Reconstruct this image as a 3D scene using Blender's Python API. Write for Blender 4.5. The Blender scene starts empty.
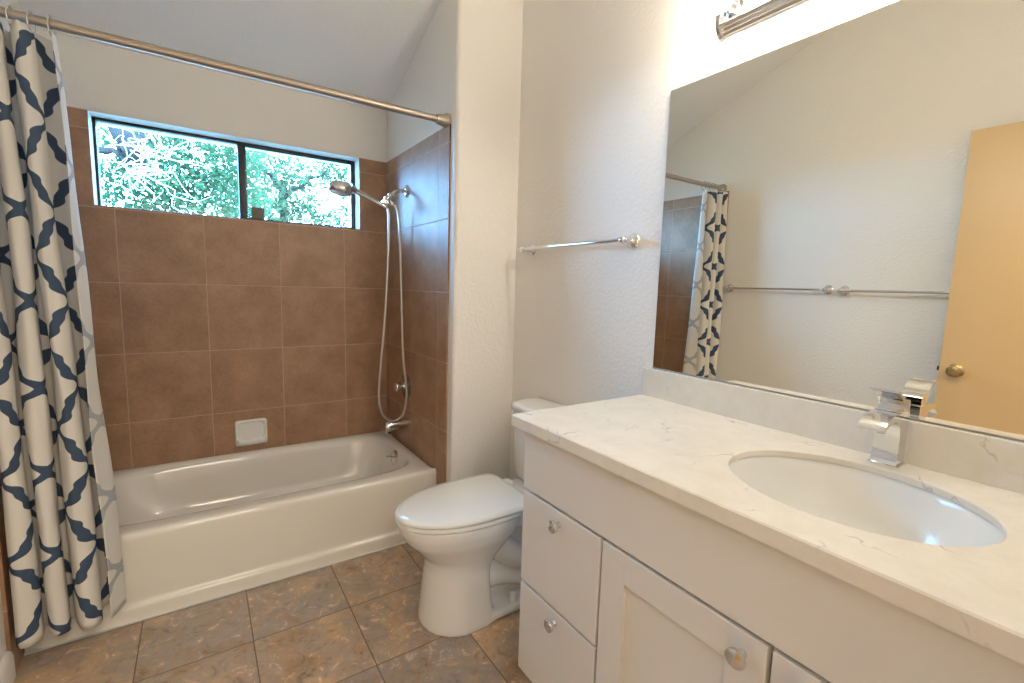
import bpy, bmesh, math, random
from mathutils import Vector, Matrix

random.seed(7)
sc = bpy.context.scene
C = sc.collection
PI = math.pi

# ------------------------------------------------------------------ camera
cam_d = bpy.data.cameras.new('camera')
cam_d.sensor_width = 36.0
cam_d.sensor_fit = 'HORIZONTAL'
cam_d.lens = 464.2 / 1024 * 36.0
cam_d.clip_start = 0.02
cam = bpy.data.objects.new('camera', cam_d)
C.objects.link(cam)
RT = Vector((0.83004199, -0.55694424, 0.02904165))
UP = Vector((0.04082721, 0.112616, 0.99279946))
FW = Vector((0.55620449, 0.82287955, -0.11621449))
cam.matrix_world = Matrix(((RT.x, UP.x, -FW.x, 0.5486), (RT.y, UP.y, -FW.y, -2.0956), (RT.z, UP.z, -FW.z, 1.2778), (0, 0, 0, 1)))
sc.camera = cam

# ------------------------------------------------------------------ exposure, sky, sun, added fill light in the hall
sc.view_settings.view_transform = 'Standard'
sc.view_settings.look = 'None'
sc.view_settings.gamma = 1.0
sc.view_settings.use_curve_mapping = False
sc.view_settings.exposure = 0.0

world = bpy.data.worlds.new('sky')
sc.world = world
world.use_nodes = True
bg = world.node_tree.nodes['Background']
bg.inputs['Color'].default_value = (0.23, 0.54, 1.0, 1)
bg.inputs['Strength'].default_value = 56.0

sun_d = bpy.data.lights.new('sun', 'SUN')
sun_d.energy = 7.0
sun_d.angle = 0.01
sun_d.color = (1.0, 0.95, 0.86)
sun = bpy.data.objects.new('sun', sun_d)
C.objects.link(sun)
sun.rotation_euler = (math.radians(38), 0, math.radians(-25))

def area_light(name, loc, rot, sx, sy, energy, color, portal=False):
    d = bpy.data.lights.new(name, 'AREA')
    d.shape = 'RECTANGLE'
    d.size, d.size_y = sx, sy
    d.energy = energy
    d.color = color
    if portal:
        d.cycles.is_portal = True
    o = bpy.data.objects.new(name, d)
    C.objects.link(o)
    o.location = loc
    o.rotation_euler = rot
    return o
# unseen fill light added in the hall behind the camera, and a sampling portal in the window
area_light('hall_fill_light', (0.75, -3.1, 2.36), (0, 0, 0), 0.9, 0.6, 46.0, (1.0, 0.885, 0.72))
area_light('window_portal', (0.768, 1.03, 1.80), (math.radians(-90), 0, 0), 1.19, 0.41, 1.0, (1, 1, 1), True)
BULB_STRENGTH = 67.0

# ------------------------------------------------------------------ node helpers
def new_mat(name):
    m = bpy.data.materials.new(name)
    m.use_nodes = True
    nt = m.node_tree
    return m, nt, nt.nodes['Principled BSDF']

def simple(name, col, rough=0.5, metal=0.0, spec=0.5, coat=0.0):
    m, nt, b = new_mat(name)
    b.inputs['Base Color'].default_value = (*col, 1)
    b.inputs['Roughness'].default_value = rough
    b.inputs['Metallic'].default_value = metal
    b.inputs['Specular IOR Level'].default_value = spec
    b.inputs['Coat Weight'].default_value = coat
    return m

def N(nt, t, **kw):
    n = nt.nodes.new(t)
    for k, v in kw.items():
        if k in n.inputs.keys():
            n.inputs[k].default_value = v
        else:
            setattr(n, k, v)
    return n

def math_node(nt, op, a, b=None, c=None):
    n = nt.nodes.new('ShaderNodeMath')
    n.operation = op
    for i, x in enumerate((a, b, c)):
        if x is None:
            continue
        if isinstance(x, (int, float)):
            n.inputs[i].default_value = x
        else:
            nt.links.new(x, n.inputs[i])
    return n.outputs[0]

def ramp(nt, fac, stops):
    r = nt.nodes.new('ShaderNodeValToRGB')
    el = r.color_ramp.elements
    while len(el) > len(stops):
        el.remove(el[-1])
    while len(el) < len(stops):
        el.new(0.5)
    for e, (p, c) in zip(el, stops):
        e.position = p
        e.color = (*c, 1)
    nt.links.new(fac, r.inputs['Fac'])
    return r.outputs['Color']

def mix(nt, fac, a, b, mode='MIX'):
    n = nt.nodes.new('ShaderNodeMix')
    n.data_type = 'RGBA'
    n.blend_type = mode
    for s, x in ((n.inputs['Factor'], fac), (n.inputs[6], a), (n.inputs[7], b)):
        if isinstance(x, (int, float)):
            s.default_value = x
        elif isinstance(x, tuple):
            s.default_value = (*x, 1)
        else:
            nt.links.new(x, s)
    return n.outputs[2]

def obj_co(nt):
    return nt.nodes.new('ShaderNodeTexCoord').outputs['Object']

def bump(nt, b, height, strength, dist):
    n = nt.nodes.new('ShaderNodeBump')
    n.inputs['Strength'].default_value = strength
    n.inputs['Distance'].default_value = dist
    nt.links.new(height, n.inputs['Height'])
    nt.links.new(n.outputs[0], b.inputs['Normal'])

# ------------------------------------------------------------------ materials
def paint(name, col, strength=0.5, rough=0.55):
    m, nt, b = new_mat(name)
    b.inputs['Base Color'].default_value = (*col, 1)
    b.inputs['Roughness'].default_value = rough
    n = N(nt, 'ShaderNodeTexNoise', Scale=75.0, Detail=3.0, Roughness=0.55)
    nt.links.new(obj_co(nt), n.inputs['Vector'])
    bump(nt, b, n.outputs['Fac'], strength, 0.006)
    return m

def grid_tile(name, axis_u, u0, du, v_axis, v0, dv, stops, grout, mortar, rough, noise_scale, kind):
    """square tiles laid on a grid in object space; axis_u / v_axis pick the coordinates"""
    m, nt, b = new_mat(name)
    co = obj_co(nt)
    sep = nt.nodes.new('ShaderNodeSeparateXYZ')
    nt.links.new(co, sep.inputs[0])
    ax = {'x': 0, 'y': 1, 'z': 2}
    u = math_node(nt, 'DIVIDE', math_node(nt, 'SUBTRACT', sep.outputs[ax[axis_u]], u0), du)
    v = math_node(nt, 'DIVIDE', math_node(nt, 'SUBTRACT', sep.outputs[ax[v_axis]], v0), dv)
    du_ = math_node(nt, 'MULTIPLY', math_node(nt, 'PINGPONG', u, 0.5), du)
    dv_ = math_node(nt, 'MULTIPLY', math_node(nt, 'PINGPONG', v, 0.5), dv)
    d = math_node(nt, 'MINIMUM', du_, dv_)
    g = nt.nodes.new('ShaderNodeMapRange')
    g.interpolation_type = 'SMOOTHSTEP'
    g.inputs['From Min'].default_value = mortar * 0.5
    g.inputs['From Max'].default_value = mortar * 1.1
    nt.links.new(d, g.inputs['Value'])
    tile = g.outputs[0]
    cell = nt.nodes.new('ShaderNodeCombineXYZ')
    nt.links.new(math_node(nt, 'FLOOR', u), cell.inputs[0])
    nt.links.new(math_node(nt, 'FLOOR', v), cell.inputs[1])
    wn = N(nt, 'ShaderNodeTexWhiteNoise')
    wn.noise_dimensions = '3D'
    nt.links.new(cell.outputs[0], wn.inputs['Vector'])
    # shift the mottling per tile so that no pattern runs across a joint
    off = nt.nodes.new('ShaderNodeVectorMath')
    off.operation = 'MULTIPLY_ADD'
    nt.links.new(wn.outputs['Color'], off.inputs[0])
    off.inputs[1].default_value = (13, 17, 11)
    nt.links.new(co, off.inputs[2])
    n1 = N(nt, 'ShaderNodeTexNoise', Scale=noise_scale, Detail=8.0, Roughness=0.62, Distortion=0.6 if kind == 'slate' else 0.1)
    nt.links.new(off.outputs[0], n1.inputs['Vector'])
    col = ramp(nt, n1.outputs['Fac'], stops)
    if kind == 'slate':
        n2 = N(nt, 'ShaderNodeTexNoise', Scale=noise_scale * 3.2, Detail=9.0, Roughness=0.72, Distortion=1.3)
        nt.links.new(off.outputs[0], n2.inputs['Vector'])
        vein = ramp(nt, n2.outputs['Fac'], [(0.28, (0.35, 0.30, 0.27)), (0.44, (0.92, 0.92, 0.92)), (0.58, (1.05, 1.02, 1.0)), (0.64, (1.9, 1.8, 1.7)), (0.70, (1.1, 1.05, 1.0))])
        col = mix(nt, 0.9, col, vein, 'MULTIPLY')
        tone = ramp(nt, wn.outputs['Value'], [(0.0, (1.08, 1.0, 0.90)), (0.5, (0.95, 0.95, 0.97)), (1.0, (0.88, 0.88, 0.92))])
        col = mix(nt, 1.0, col, tone, 'MULTIPLY')
        h = mix(nt, 0.35, n1.outputs['Fac'], n2.outputs['Fac'])
    else:
        n2 = N(nt, 'ShaderNodeTexNoise', Scale=90.0, Detail=4.0, Roughness=0.6)
        nt.links.new(off.outputs[0], n2.inputs['Vector'])
        speck = ramp(nt, n2.outputs['Fac'], [(0.3, (0.84, 0.84, 0.84)), (0.6, (1.06, 1.06, 1.06))])
        col = mix(nt, 0.8, col, speck, 'MULTIPLY')
        h = n2.outputs['Fac']
    col = mix(nt, tile, grout, col)
    nt.links.new(col, b.inputs['Base Color'])
    rr = mix(nt, tile, (0.8, 0.8, 0.8), (rough, rough, rough))
    nt.links.new(rr, b.inputs['Roughness'])
    hh = math_node(nt, 'ADD', math_node(nt, 'MULTIPLY', tile, 1.0), math_node(nt, 'MULTIPLY', h, 0.45 if kind == 'slate' else 0.08))
    bump(nt, b, hh, 0.5, 0.0022)
    return m

WALL = (0.86, 0.82, 0.765)
M = {}
M['wall'] = paint('wall_paint', WALL)
M['ceiling'] = paint('ceiling_paint', (0.89, 0.87, 0.83), 0.3)
M['white_trim'] = simple('white_trim_paint', (0.82, 0.79, 0.74), 0.4)
BR = [(0.30, (0.32, 0.178, 0.102)), (0.5, (0.395, 0.23, 0.135)), (0.68, (0.465, 0.278, 0.168))]
GR = (0.54, 0.39, 0.28)
M['tile_far'] = grid_tile('brown_tile_far', 'x', 0.2419, 0.3431, 'z', 0.564, 0.3405, BR, GR, 0.0026, 0.42, 7.0, 'cer')
M['tile_side'] = grid_tile('brown_tile_side', 'y', 0.0104, 0.3431, 'z', 0.564, 0.3405, BR, GR, 0.0026, 0.43, 7.0, 'cer')
M['floor'] = grid_tile('slate_floor_tile', 'x', 0.326, 0.3350, 'y', -0.343, 0.335,
                       [(0.28, (0.24, 0.175, 0.130)), (0.40, (0.42, 0.305, 0.205)), (0.50, (0.40, 0.335, 0.285)), (0.60, (0.52, 0.375, 0.24)), (0.72, (0.56, 0.45, 0.34))],
                       (0.17, 0.13, 0.095), 0.0024, 0.38, 5.5, 'slate')
M['tub'] = simple('tub_enamel', (0.80, 0.755, 0.68), 0.12, 0, 0.5, 0.4)
M['china'] = simple('white_china', (0.83, 0.81, 0.78), 0.10, 0, 0.5, 0.4)
M['dish'] = simple('soap_dish_china', (0.91, 0.89, 0.86), 0.12)
M['seat'] = simple('toilet_seat_plastic', (0.84, 0.82, 0.785), 0.16)
M['cab'] = simple('white_cabinet_paint', (0.73, 0.685, 0.625), 0.38)
M['cab_gap'] = simple('cabinet_carcass', (0.66, 0.62, 0.57), 0.6)
M['chrome'] = simple('chrome', (0.77, 0.77, 0.78), 0.06, 1.0)
M['nickel'] = simple('brushed_nickel', (0.47, 0.40, 0.33), 0.40, 1.0)
M['strip'] = simple('polished_nickel', (0.80, 0.77, 0.74), 0.22, 1.0)
M['satin'] = simple('satin_chrome', (0.72, 0.71, 0.70), 0.18, 1.0)
M['hose'] = simple('metal_hose', (0.66, 0.64, 0.62), 0.30, 1.0)
M['brass'] = simple('aged_brass', (0.55, 0.42, 0.22), 0.25, 1.0)
M['dark'] = simple('dark_metal', (0.03, 0.028, 0.026), 0.45)
M['bronze'] = simple('bronze_aluminium', (0.040, 0.036, 0.034), 0.4, 0.3)
M['door'] = simple('tan_door_enamel', (0.66, 0.46, 0.235), 0.30)
M['mirror'] = simple('mirror_silver', (0.92, 0.90, 0.825), 0.0, 1.0)
M['mirror_edge'] = simple('mirror_edge_glass', (0.10, 0.12, 0.11), 0.2)
M['drain'] = simple('drain_chrome', (0.5, 0.5, 0.5), 0.2, 1.0)
M['sensor'] = simple('tan_plastic', (0.16, 0.115, 0.08), 0.6)
M['bark'] = simple('bark', (0.020, 0.017, 0.015), 0.9, 0, 0.1)
M['twig'] = simple('dry_twig', (0.62, 0.56, 0.50), 0.9)

def quartz():
    m, nt, b = new_mat('white_quartz')
    co = obj_co(nt)
    w = N(nt, 'ShaderNodeTexNoise', Scale=2.6, Detail=5.0, Roughness=0.6)
    nt.links.new(co, w.inputs['Vector'])
    add = nt.nodes.new('ShaderNodeVectorMath')
    add.operation = 'MULTIPLY_ADD'
    nt.links.new(w.outputs['Color'], add.inputs[0])
    add.inputs[1].default_value = (0.55, 0.55, 0.55)
    nt.links.new(co, add.inputs[2])
    v = N(nt, 'ShaderNodeTexVoronoi', Scale=5.0)
    v.feature = 'DISTANCE_TO_EDGE'
    nt.links.new(add.outputs[0], v.inputs['Vector'])
    line = nt.nodes.new('ShaderNodeMapRange')
    line.interpolation_type = 'SMOOTHSTEP'
    line.inputs['From Min'].default_value = 0.0
    line.inputs['From Max'].default_value = 0.026
    line.inputs['To Min'].default_value = 1.0
    line.inputs['To Max'].default_value = 0.0
    nt.links.new(v.outputs['Distance'], line.inputs['Value'])
    brk = N(nt, 'ShaderNodeTexNoise', Scale=7.0, Detail=3.0, Roughness=0.6)
    nt.links.new(co, brk.inputs['Vector'])
    mask = nt.nodes.new('ShaderNodeMapRange')
    mask.interpolation_type = 'SMOOTHSTEP'
    mask.inputs['From Min'].default_value = 0.50
    mask.inputs['From Max'].default_value = 0.64
    nt.links.new(brk.outputs['Fac'], mask.inputs['Value'])
    f = math_node(nt, 'MULTIPLY', math_node(nt, 'MULTIPLY', line.outputs[0], mask.outputs[0]), 0.6)
    cl = N(nt, 'ShaderNodeTexNoise', Scale=14.0, Detail=6.0, Roughness=0.7)
    nt.links.new(co, cl.inputs['Vector'])
    base = ramp(nt, cl.outputs['Fac'], [(0.3, (0.74, 0.67, 0.565)), (0.6, (0.80, 0.74, 0.645))])
    nt.links.new(mix(nt, f, base, (0.40, 0.35, 0.32)), b.inputs['Base Color'])
    b.inputs['Roughness'].default_value = 0.22
    return m
M['quartz'] = quartz()

def window_glass():
    m = bpy.data.materials.new('window_glass')
    m.use_nodes = True
    nt = m.node_tree
    for n in list(nt.nodes):
        nt.nodes.remove(n)
    out = nt.nodes.new('ShaderNodeOutputMaterial')
    t = nt.nodes.new('ShaderNodeBsdfTransparent')
    t.inputs['Color'].default_value = (0.90, 0.96, 0.97, 1)
    g = nt.nodes.new('ShaderNodeBsdfGlossy')
    g.inputs['Roughness'].default_value = 0.02
    fr = nt.nodes.new('ShaderNodeFresnel')
    fr.inputs['IOR'].default_value = 1.45
    mx = nt.nodes.new('ShaderNodeMixShader')
    nt.links.new(fr.outputs[0], mx.inputs[0])
    nt.links.new(t.outputs[0], mx.inputs[1])
    nt.links.new(g.outputs[0], mx.inputs[2])
    nt.links.new(mx.outputs[0], out.inputs['Surface'])
    return m
M['glass'] = window_glass()

def leaf_mat(name, col, tcol):
    m = bpy.data.materials.new(name)
    m.use_nodes = True
    nt = m.node_tree
    for n in list(nt.nodes):
        nt.nodes.remove(n)
    out = nt.nodes.new('ShaderNodeOutputMaterial')
    d = nt.nodes.new('ShaderNodeBsdfDiffuse')
    t = nt.nodes.new('ShaderNodeBsdfTranslucent')
    nz = N(nt, 'ShaderNodeTexNoise', Scale=1.7, Detail=3.0)
    nt.links.new(obj_co(nt), nz.inputs['Vector'])
    c = ramp(nt, nz.outputs['Fac'], [(0.35, tuple(x * 0.55 for x in col)), (0.65, col)])
    nt.links.new(c, d.inputs['Color'])
    t.inputs['Color'].default_value = (*tcol, 1)
    mx = nt.nodes.new('ShaderNodeMixShader')
    mx.inputs[0].default_value = 0.45
    nt.links.new(d.outputs[0], mx.inputs[1])
    nt.links.new(t.outputs[0], mx.inputs[2])
    nt.links.new(mx.outputs[0], out.inputs['Surface'])
    return m
M['leaf'] = leaf_mat('green_leaves', (0.055, 0.100, 0.048), (0.055, 0.110, 0.048))
M['leaf_pale'] = leaf_mat('pale_green_leaves', (0.070, 0.105, 0.055), (0.06, 0.115, 0.052))
M['ground'] = simple('garden_ground', (0.12, 0.12, 0.07), 0.9)

def bulb_mat():
    m = bpy.data.materials.new('lit_frosted_bulb')
    m.use_nodes = True
    nt = m.node_tree
    for n in list(nt.nodes):
        nt.nodes.remove(n)
    out = nt.nodes.new('ShaderNodeOutputMaterial')
    e = nt.nodes.new('ShaderNodeEmission')
    e.inputs['Color'].default_value = (1.0, 0.905, 0.74, 1)
    e.inputs['Strength'].default_value = BULB_STRENGTH
    nt.links.new(e.outputs[0], out.inputs['Surface'])
    return m
M['bulb'] = bulb_mat()

def curtain_mat(name, base, ink, transl):
    """trellis print: two families of wavy bands crossing at nodes, in the cloth's own UV (metres)"""
    m, nt, b = new_mat(name)
    W, H = 0.30, 0.27
    uv = nt.nodes.new('ShaderNodeUVMap')
    uv.uv_map = 'cloth'
    sep = nt.nodes.new('ShaderNodeSeparateXYZ')
    nt.links.new(uv.outputs[0], sep.inputs[0])
    u, v = sep.outputs[0], sep.outputs[1]
    t = math_node(nt, 'MULTIPLY', math_node(nt, 'PINGPONG', v, H / 2), 2 / H)
    fc = nt.nodes.new('ShaderNodeFloatCurve')
    cv = fc.mapping.curves[0]
    pts = [(0, 0), (0.10, 0.07), (0.19, 0.27), (0.30, 0.41), (0.42, 0.44), (0.5, 0.5), (0.58, 0.56), (0.70, 0.59), (0.81, 0.73), (0.90, 0.93), (1, 1)]
    cv.points[0].location = pts[0]
    cv.points[1].location = pts[-1]
    for p in pts[1:-1]:
        cv.points.new(*p)
    fc.mapping.update()
    nt.links.new(t, fc.inputs['Value'])
    a = math_node(nt, 'MULTIPLY', fc.outputs[0], W / 2)
    e1 = math_node(nt, 'PINGPONG', math_node(nt, 'ADD', math_node(nt, 'SUBTRACT', u, a), 40 * W), W / 2)
    e2 = math_node(nt, 'PINGPONG', math_node(nt, 'ADD', math_node(nt, 'ADD', u, a), 40 * W), W / 2)
    sl = nt.nodes.new('ShaderNodeFloatCurve')      # keeps the printed band equally wide where it runs aslant
    c2 = sl.mapping.curves[0]
    c2.points[0].location = (0, 0.44)
    c2.points[1].location = (1, 0.44)
    for p in ((0.06, 0.50), (0.15, 0.60), (0.26, 0.54), (0.38, 0.45), (0.5, 0.44), (0.62, 0.45), (0.74, 0.54), (0.85, 0.60), (0.94, 0.50)):
        c2.points.new(*p)
    sl.mapping.update()
    nt.links.new(t, sl.inputs['Value'])
    e = math_node(nt, 'DIVIDE', math_node(nt, 'MINIMUM', e1, e2), math_node(nt, 'MULTIPLY', sl.outputs[0], 3.0))
    mr = nt.nodes.new('ShaderNodeMapRange')
    mr.inputs['From Min'].default_value = 0.0132
    mr.inputs['From Max'].default_value = 0.0142
    mr.inputs['To Min'].default_value = 1.0
    mr.inputs['To Max'].default_value = 0.0
    nt.links.new(e, mr.inputs['Value'])
    col = mix(nt, mr.outputs[0], base, ink)
    wv = N(nt, 'ShaderNodeTexNoise', Scale=400.0, Detail=2.0)
    nt.links.new(obj_co(nt), wv.inputs['Vector'])
    bump(nt, b, wv.outputs['Fac'], 0.15, 0.001)
    nt.links.new(col, b.inputs['Base Color'])
    b.inputs['Roughness'].default_value = 0.85
    b.inputs['Specular IOR Level'].default_value = 0.15
    tr = nt.nodes.new('ShaderNodeBsdfTranslucent')
    nt.links.new(col, tr.inputs['Color'])
    mx = nt.nodes.new('ShaderNodeMixShader')
    mx.inputs[0].default_value = transl
    out = nt.nodes['Material Output']
    nt.links.new(b.outputs[0], mx.inputs[1])
    nt.links.new(tr.outputs[0], mx.inputs[2])
    nt.links.new(mx.outputs[0], out.inputs['Surface'])
    return m
M['cloth'] = curtain_mat('printed_curtain_face', (0.84, 0.795, 0.73), (0.070, 0.105, 0.165), 0.15)
M['cloth_back'] = curtain_mat('printed_curtain_reverse', (0.80, 0.775, 0.73), (0.47, 0.49, 0.51), 0.15)

# ------------------------------------------------------------------ mesh helpers
def link(name, bm, mats, parent=None, smooth=40, kind=None):
    me = bpy.data.meshes.new(name)
    bmesh.ops.recalc_face_normals(bm, faces=bm.faces[:])
    bm.to_mesh(me)
    bm.free()
    for m in (mats if isinstance(mats, (list, tuple)) else [mats]):
        me.materials.append(m)
    if smooth:
        for p in me.polygons:
            p.use_smooth = True
        me.set_sharp_from_angle(angle=math.radians(smooth))
    o = bpy.data.objects.new(name, me)
    C.objects.link(o)
    if parent is not None:
        o.parent = parent
        o.matrix_parent_inverse = Matrix.Translation(-parent_loc(parent))
    if kind:
        o['kind'] = kind
    return o

def parent_loc(p):
    # an Empty stands at its thing's base; a part's own matrix is the identity
    return Vector(p.location) if p.type == 'EMPTY' else Vector((0, 0, 0))

def thing(name, label, cat, loc=(0, 0, 0), group=None):
    o = bpy.data.objects.new(name, None)
    o.empty_display_size = 0.05
    C.objects.link(o)
    o.location = loc
    o['label'] = label
    o['category'] = cat
    if group:
        o['group'] = group
    return o

def tag(o, label, cat, group=None):
    o['label'] = label
    o['category'] = cat
    if group:
        o['group'] = group
    return o

def dup(root, dloc, label, group=None):
    r = root.copy()
    C.objects.link(r)
    r.location = Vector(root.location) + Vector(dloc)
    r['label'] = label
    if group:
        r['group'] = group
    for ch in list(root.children):
        c = ch.copy()
        C.objects.link(c)
        c.parent = r
        c.matrix_parent_inverse = ch.matrix_parent_inverse.copy()
        for g in list(ch.children):
            d = g.copy()
            C.objects.link(d)
            d.parent = c
            d.matrix_parent_inverse = g.matrix_parent_inverse.copy()
    return r

def box(bm, x0, x1, y0, y1, z0, z1, bev=0.0, seg=2):
    r = bmesh.ops.create_cube(bm, size=1.0)
    vs = r['verts']
    for v in vs:
        v.co = Vector((x0 + (v.co.x + .5) * (x1 - x0), y0 + (v.co.y + .5) * (y1 - y0), z0 + (v.co.z + .5) * (z1 - z0)))
    if bev > 0:
        es = list({e for v in vs for e in v.link_edges})
        bmesh.ops.bevel(bm, geom=es, offset=bev, segments=seg, profile=0.5, affect='EDGES', clamp_overlap=True)

def new_box(*a, **k):
    bm = bmesh.new()
    box(bm, *a, **k)
    return bm

def quad(bm, *pts):
    return bm.faces.new([bm.verts.new(p) for p in pts])

def frame_axes(d):
    d = d.normalized()
    a = Vector((0, 0, 1)) if abs(d.z) < 0.9 else Vector((1, 0, 0))
    s = d.cross(a).normalized()
    return d, s, s.cross(d).normalized()

def lathe(bm, origin, axis, prof, n=24, sx=1.0):
    """prof: list of (distance along axis, radius)"""
    d, s, t = frame_axes(Vector(axis))
    o = Vector(origin)
    rings = []
    for h, r in prof:
        if r < 1e-6:
            rings.append([bm.verts.new(o + d * h)])
        else:
            rings.append([bm.verts.new(o + d * h + (s * math.cos(k * 2 * PI / n) * sx + t * math.sin(k * 2 * PI / n)) * r) for k in range(n)])
    for a, b in zip(rings, rings[1:]):
        if len(a) == 1 and len(b) == 1:
            continue
        for k in range(n):
            k2 = (k + 1) % n
            if len(a) == 1:
                bm.faces.new([a[0], b[k2], b[k]])
            elif len(b) == 1:
                bm.faces.new([a[k], a[k2], b[0]])
            else:
                bm.faces.new([a[k], a[k2], b[k2], b[k]])
    if len(rings[0]) > 1:
        bm.faces.new(rings[0][::-1])
    if len(rings[-1]) > 1:
        bm.faces.new(rings[-1])

def catmull(pts, n=8):
    P = [Vector(p) for p in pts]
    P = [P[0] * 2 - P[1]] + P + [P[-1] * 2 - P[-2]]
    out = []
    for i in range(1, len(P) - 2):
        p0, p1, p2, p3 = P[i - 1:i + 3]
        for k in range(n):
            t = k / n
            out.append(0.5 * ((2 * p1) + (p2 - p0) * t + (2 * p0 - 5 * p1 + 4 * p2 - p3) * t * t + (3 * p1 - p0 - 3 * p2 + p3) * t ** 3))
    out.append(P[-2])
    return out

def tube(bm, pts, rad, n=14, cap=True):
    pts = [Vector(p) for p in pts]
    rads = rad if isinstance(rad, (list, tuple)) else [rad] * len(pts)
    prev = None
    rings = []
    for i, p in enumerate(pts):
        d = (pts[min(i + 1, len(pts) - 1)] - pts[max(i - 1, 0)]).normalized()
        if prev is None:
            _, s, t = frame_axes(d)
        else:
            s = (prev - d * prev.dot(d)).normalized()
            t = d.cross(s)
        prev = s
        rings.append([bm.verts.new(p + (s * math.cos(2 * PI * k / n) + t * math.sin(2 * PI * k / n)) * rads[i]) for k in range(n)])
    for a, b in zip(rings, rings[1:]):
        for k in range(n):
            bm.faces.new([a[k], a[(k + 1) % n], b[(k + 1) % n], b[k]])
    if cap:
        bm.faces.new(rings[0][::-1])
        bm.faces.new(rings[-1])

def loft(bm, rings, cap0=True, cap1=True):
    R = [[bm.verts.new(p) for p in r] for r in rings]
    n = len(R[0])
    for a, b in zip(R, R[1:]):
        for k in range(n):
            bm.faces.new([a[k], a[(k + 1) % n], b[(k + 1) % n], b[k]])
    if cap0:
        bm.faces.new(R[0][::-1])
    if cap1:
        bm.faces.new(R[-1])
    return R

def sweep_sheet(bm, prof, thick, y0, y1):
    """a sheet whose side outline (x, z) is given, extruded in y with real thickness"""
    P = [Vector((x, 0, z)) for x, z in prof]
    up, dn = [], []
    for i, p in enumerate(P):
        d = (P[min(i + 1, len(P) - 1)] - P[max(i - 1, 0)]).normalized()
        nrm = Vector((-d.z, 0, d.x))
        th = thick if not isinstance(thick, (list, tuple)) else thick[i]
        up.append(p + nrm * th / 2)
        dn.append(p - nrm * th / 2)
    loop = up + dn[::-1]
    a = [bm.verts.new((q.x, y0, q.z)) for q in loop]
    b = [bm.verts.new((q.x, y1, q.z)) for q in loop]
    n, m = len(loop), len(P)
    for k in range(n):
        bm.faces.new([a[k], a[(k + 1) % n], b[(k + 1) % n], b[k]])
    for k in range(m - 1):
        bm.faces.new([a[k], a[k + 1], a[n - 2 - k], a[n - 1 - k]][::-1])
        bm.faces.new([b[k], b[k + 1], b[n - 2 - k], b[n - 1 - k]])

def sup(cx, cy, a, b, e, z, n=96):
    out = []
    for k in range(n):
        t = 2 * PI * k / n
        c, s = math.cos(t), math.sin(t)
        out.append(Vector((cx + a * math.copysign(abs(c) ** (2 / e), c), cy + b * math.copysign(abs(s) ** (2 / e), s), z)))
    return out

# ------------------------------------------------------------------ room constants (metres; z up, y into the picture)
XA, D, XR, YS = 1.524, 0.767, 1.870, -0.153     # alcove width, window wall, mirror wall, front of the alcove's stub wall
ZT, ZSILL, WX0, WX1 = 2.005, 1.594, 0.172, 1.364
YB = -2.30                                     # wall with the doorway, behind the camera
ceil = lambda y: 2.303 + 0.3844 * (D - y)

# ------------------------------------------------------------------ setting
bm = bmesh.new()
box(bm, -0.15, 2.05, YB - 1.75, D + 0.25, -0.10, 0.0)
link('floor', bm, M['floor'], kind='structure', smooth=0)

bm = bmesh.new()                               # sloping ceiling slab
y0, y1 = YB - 0.12, D + 0.25
top = [(-0.15, y0, ceil(y0)), (2.05, y0, ceil(y0)), (2.05, y1, ceil(y1)), (-0.15, y1, ceil(y1))]
lo = [bm.verts.new(p) for p in top]
hi = [bm.verts.new((p[0], p[1], p[2] + 0.1)) for p in top]
bm.faces.new(lo); bm.faces.new(hi[::-1])
for k in range(4):
    bm.faces.new([lo[k], hi[k], hi[(k + 1) % 4], lo[(k + 1) % 4]])
link('ceiling', bm, M['ceiling'], kind='structure', smooth=0)

def side_wall(bm, x0, x1, ya, yb):             # wall block whose top follows the slope
    a = [(x0, ya), (x1, ya), (x1, yb), (x0, yb)]
    lo = [bm.verts.new((x, y, 0)) for x, y in a]
    hi = [bm.verts.new((x, y, ceil(y))) for x, y in a]
    bm.faces.new(lo[::-1]); bm.faces.new(hi)
    for k in range(4):
        bm.faces.new([lo[k], lo[(k + 1) % 4], hi[(k + 1) % 4], hi[k]])
bm = bmesh.new(); side_wall(bm, -0.12, 0.0, YB - 0.12, D + 0.24)
wall_left = link('wall_left', bm, M['wall'], kind='structure', smooth=0)
bm = bmesh.new(); side_wall(bm, XR, XR + 0.12, YB - 0.12, D + 0.24)
wall_right = link('wall_right', bm, M['wall'], kind='structure', smooth=0)

# stub wall that closes the tub alcove, with a rounded (bullnose) free corner
bm = bmesh.new()
r = 0.022
prof = [(XR, YS)] + [(XA + 0.008 + r + r * math.cos(a), YS + r + r * math.sin(a)) for a in [math.radians(270 - 15 * k) for k in range(7)]] + [(XA + 0.008, D), (XR, D)]
lo = [bm.verts.new((x, y, 0)) for x, y in prof]
hi = [bm.verts.new((x, y, ceil(y))) for x, y in prof]
bm.faces.new(lo); bm.faces.new(hi[::-1])
for k in range(len(prof)):
    k2 = (k + 1) % len(prof)
    bm.faces.new([lo[k], lo[k2], hi[k2], hi[k]])
wall_stub = link('wall_alcove', bm, M['wall'], kind='structure', smooth=35)

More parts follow.
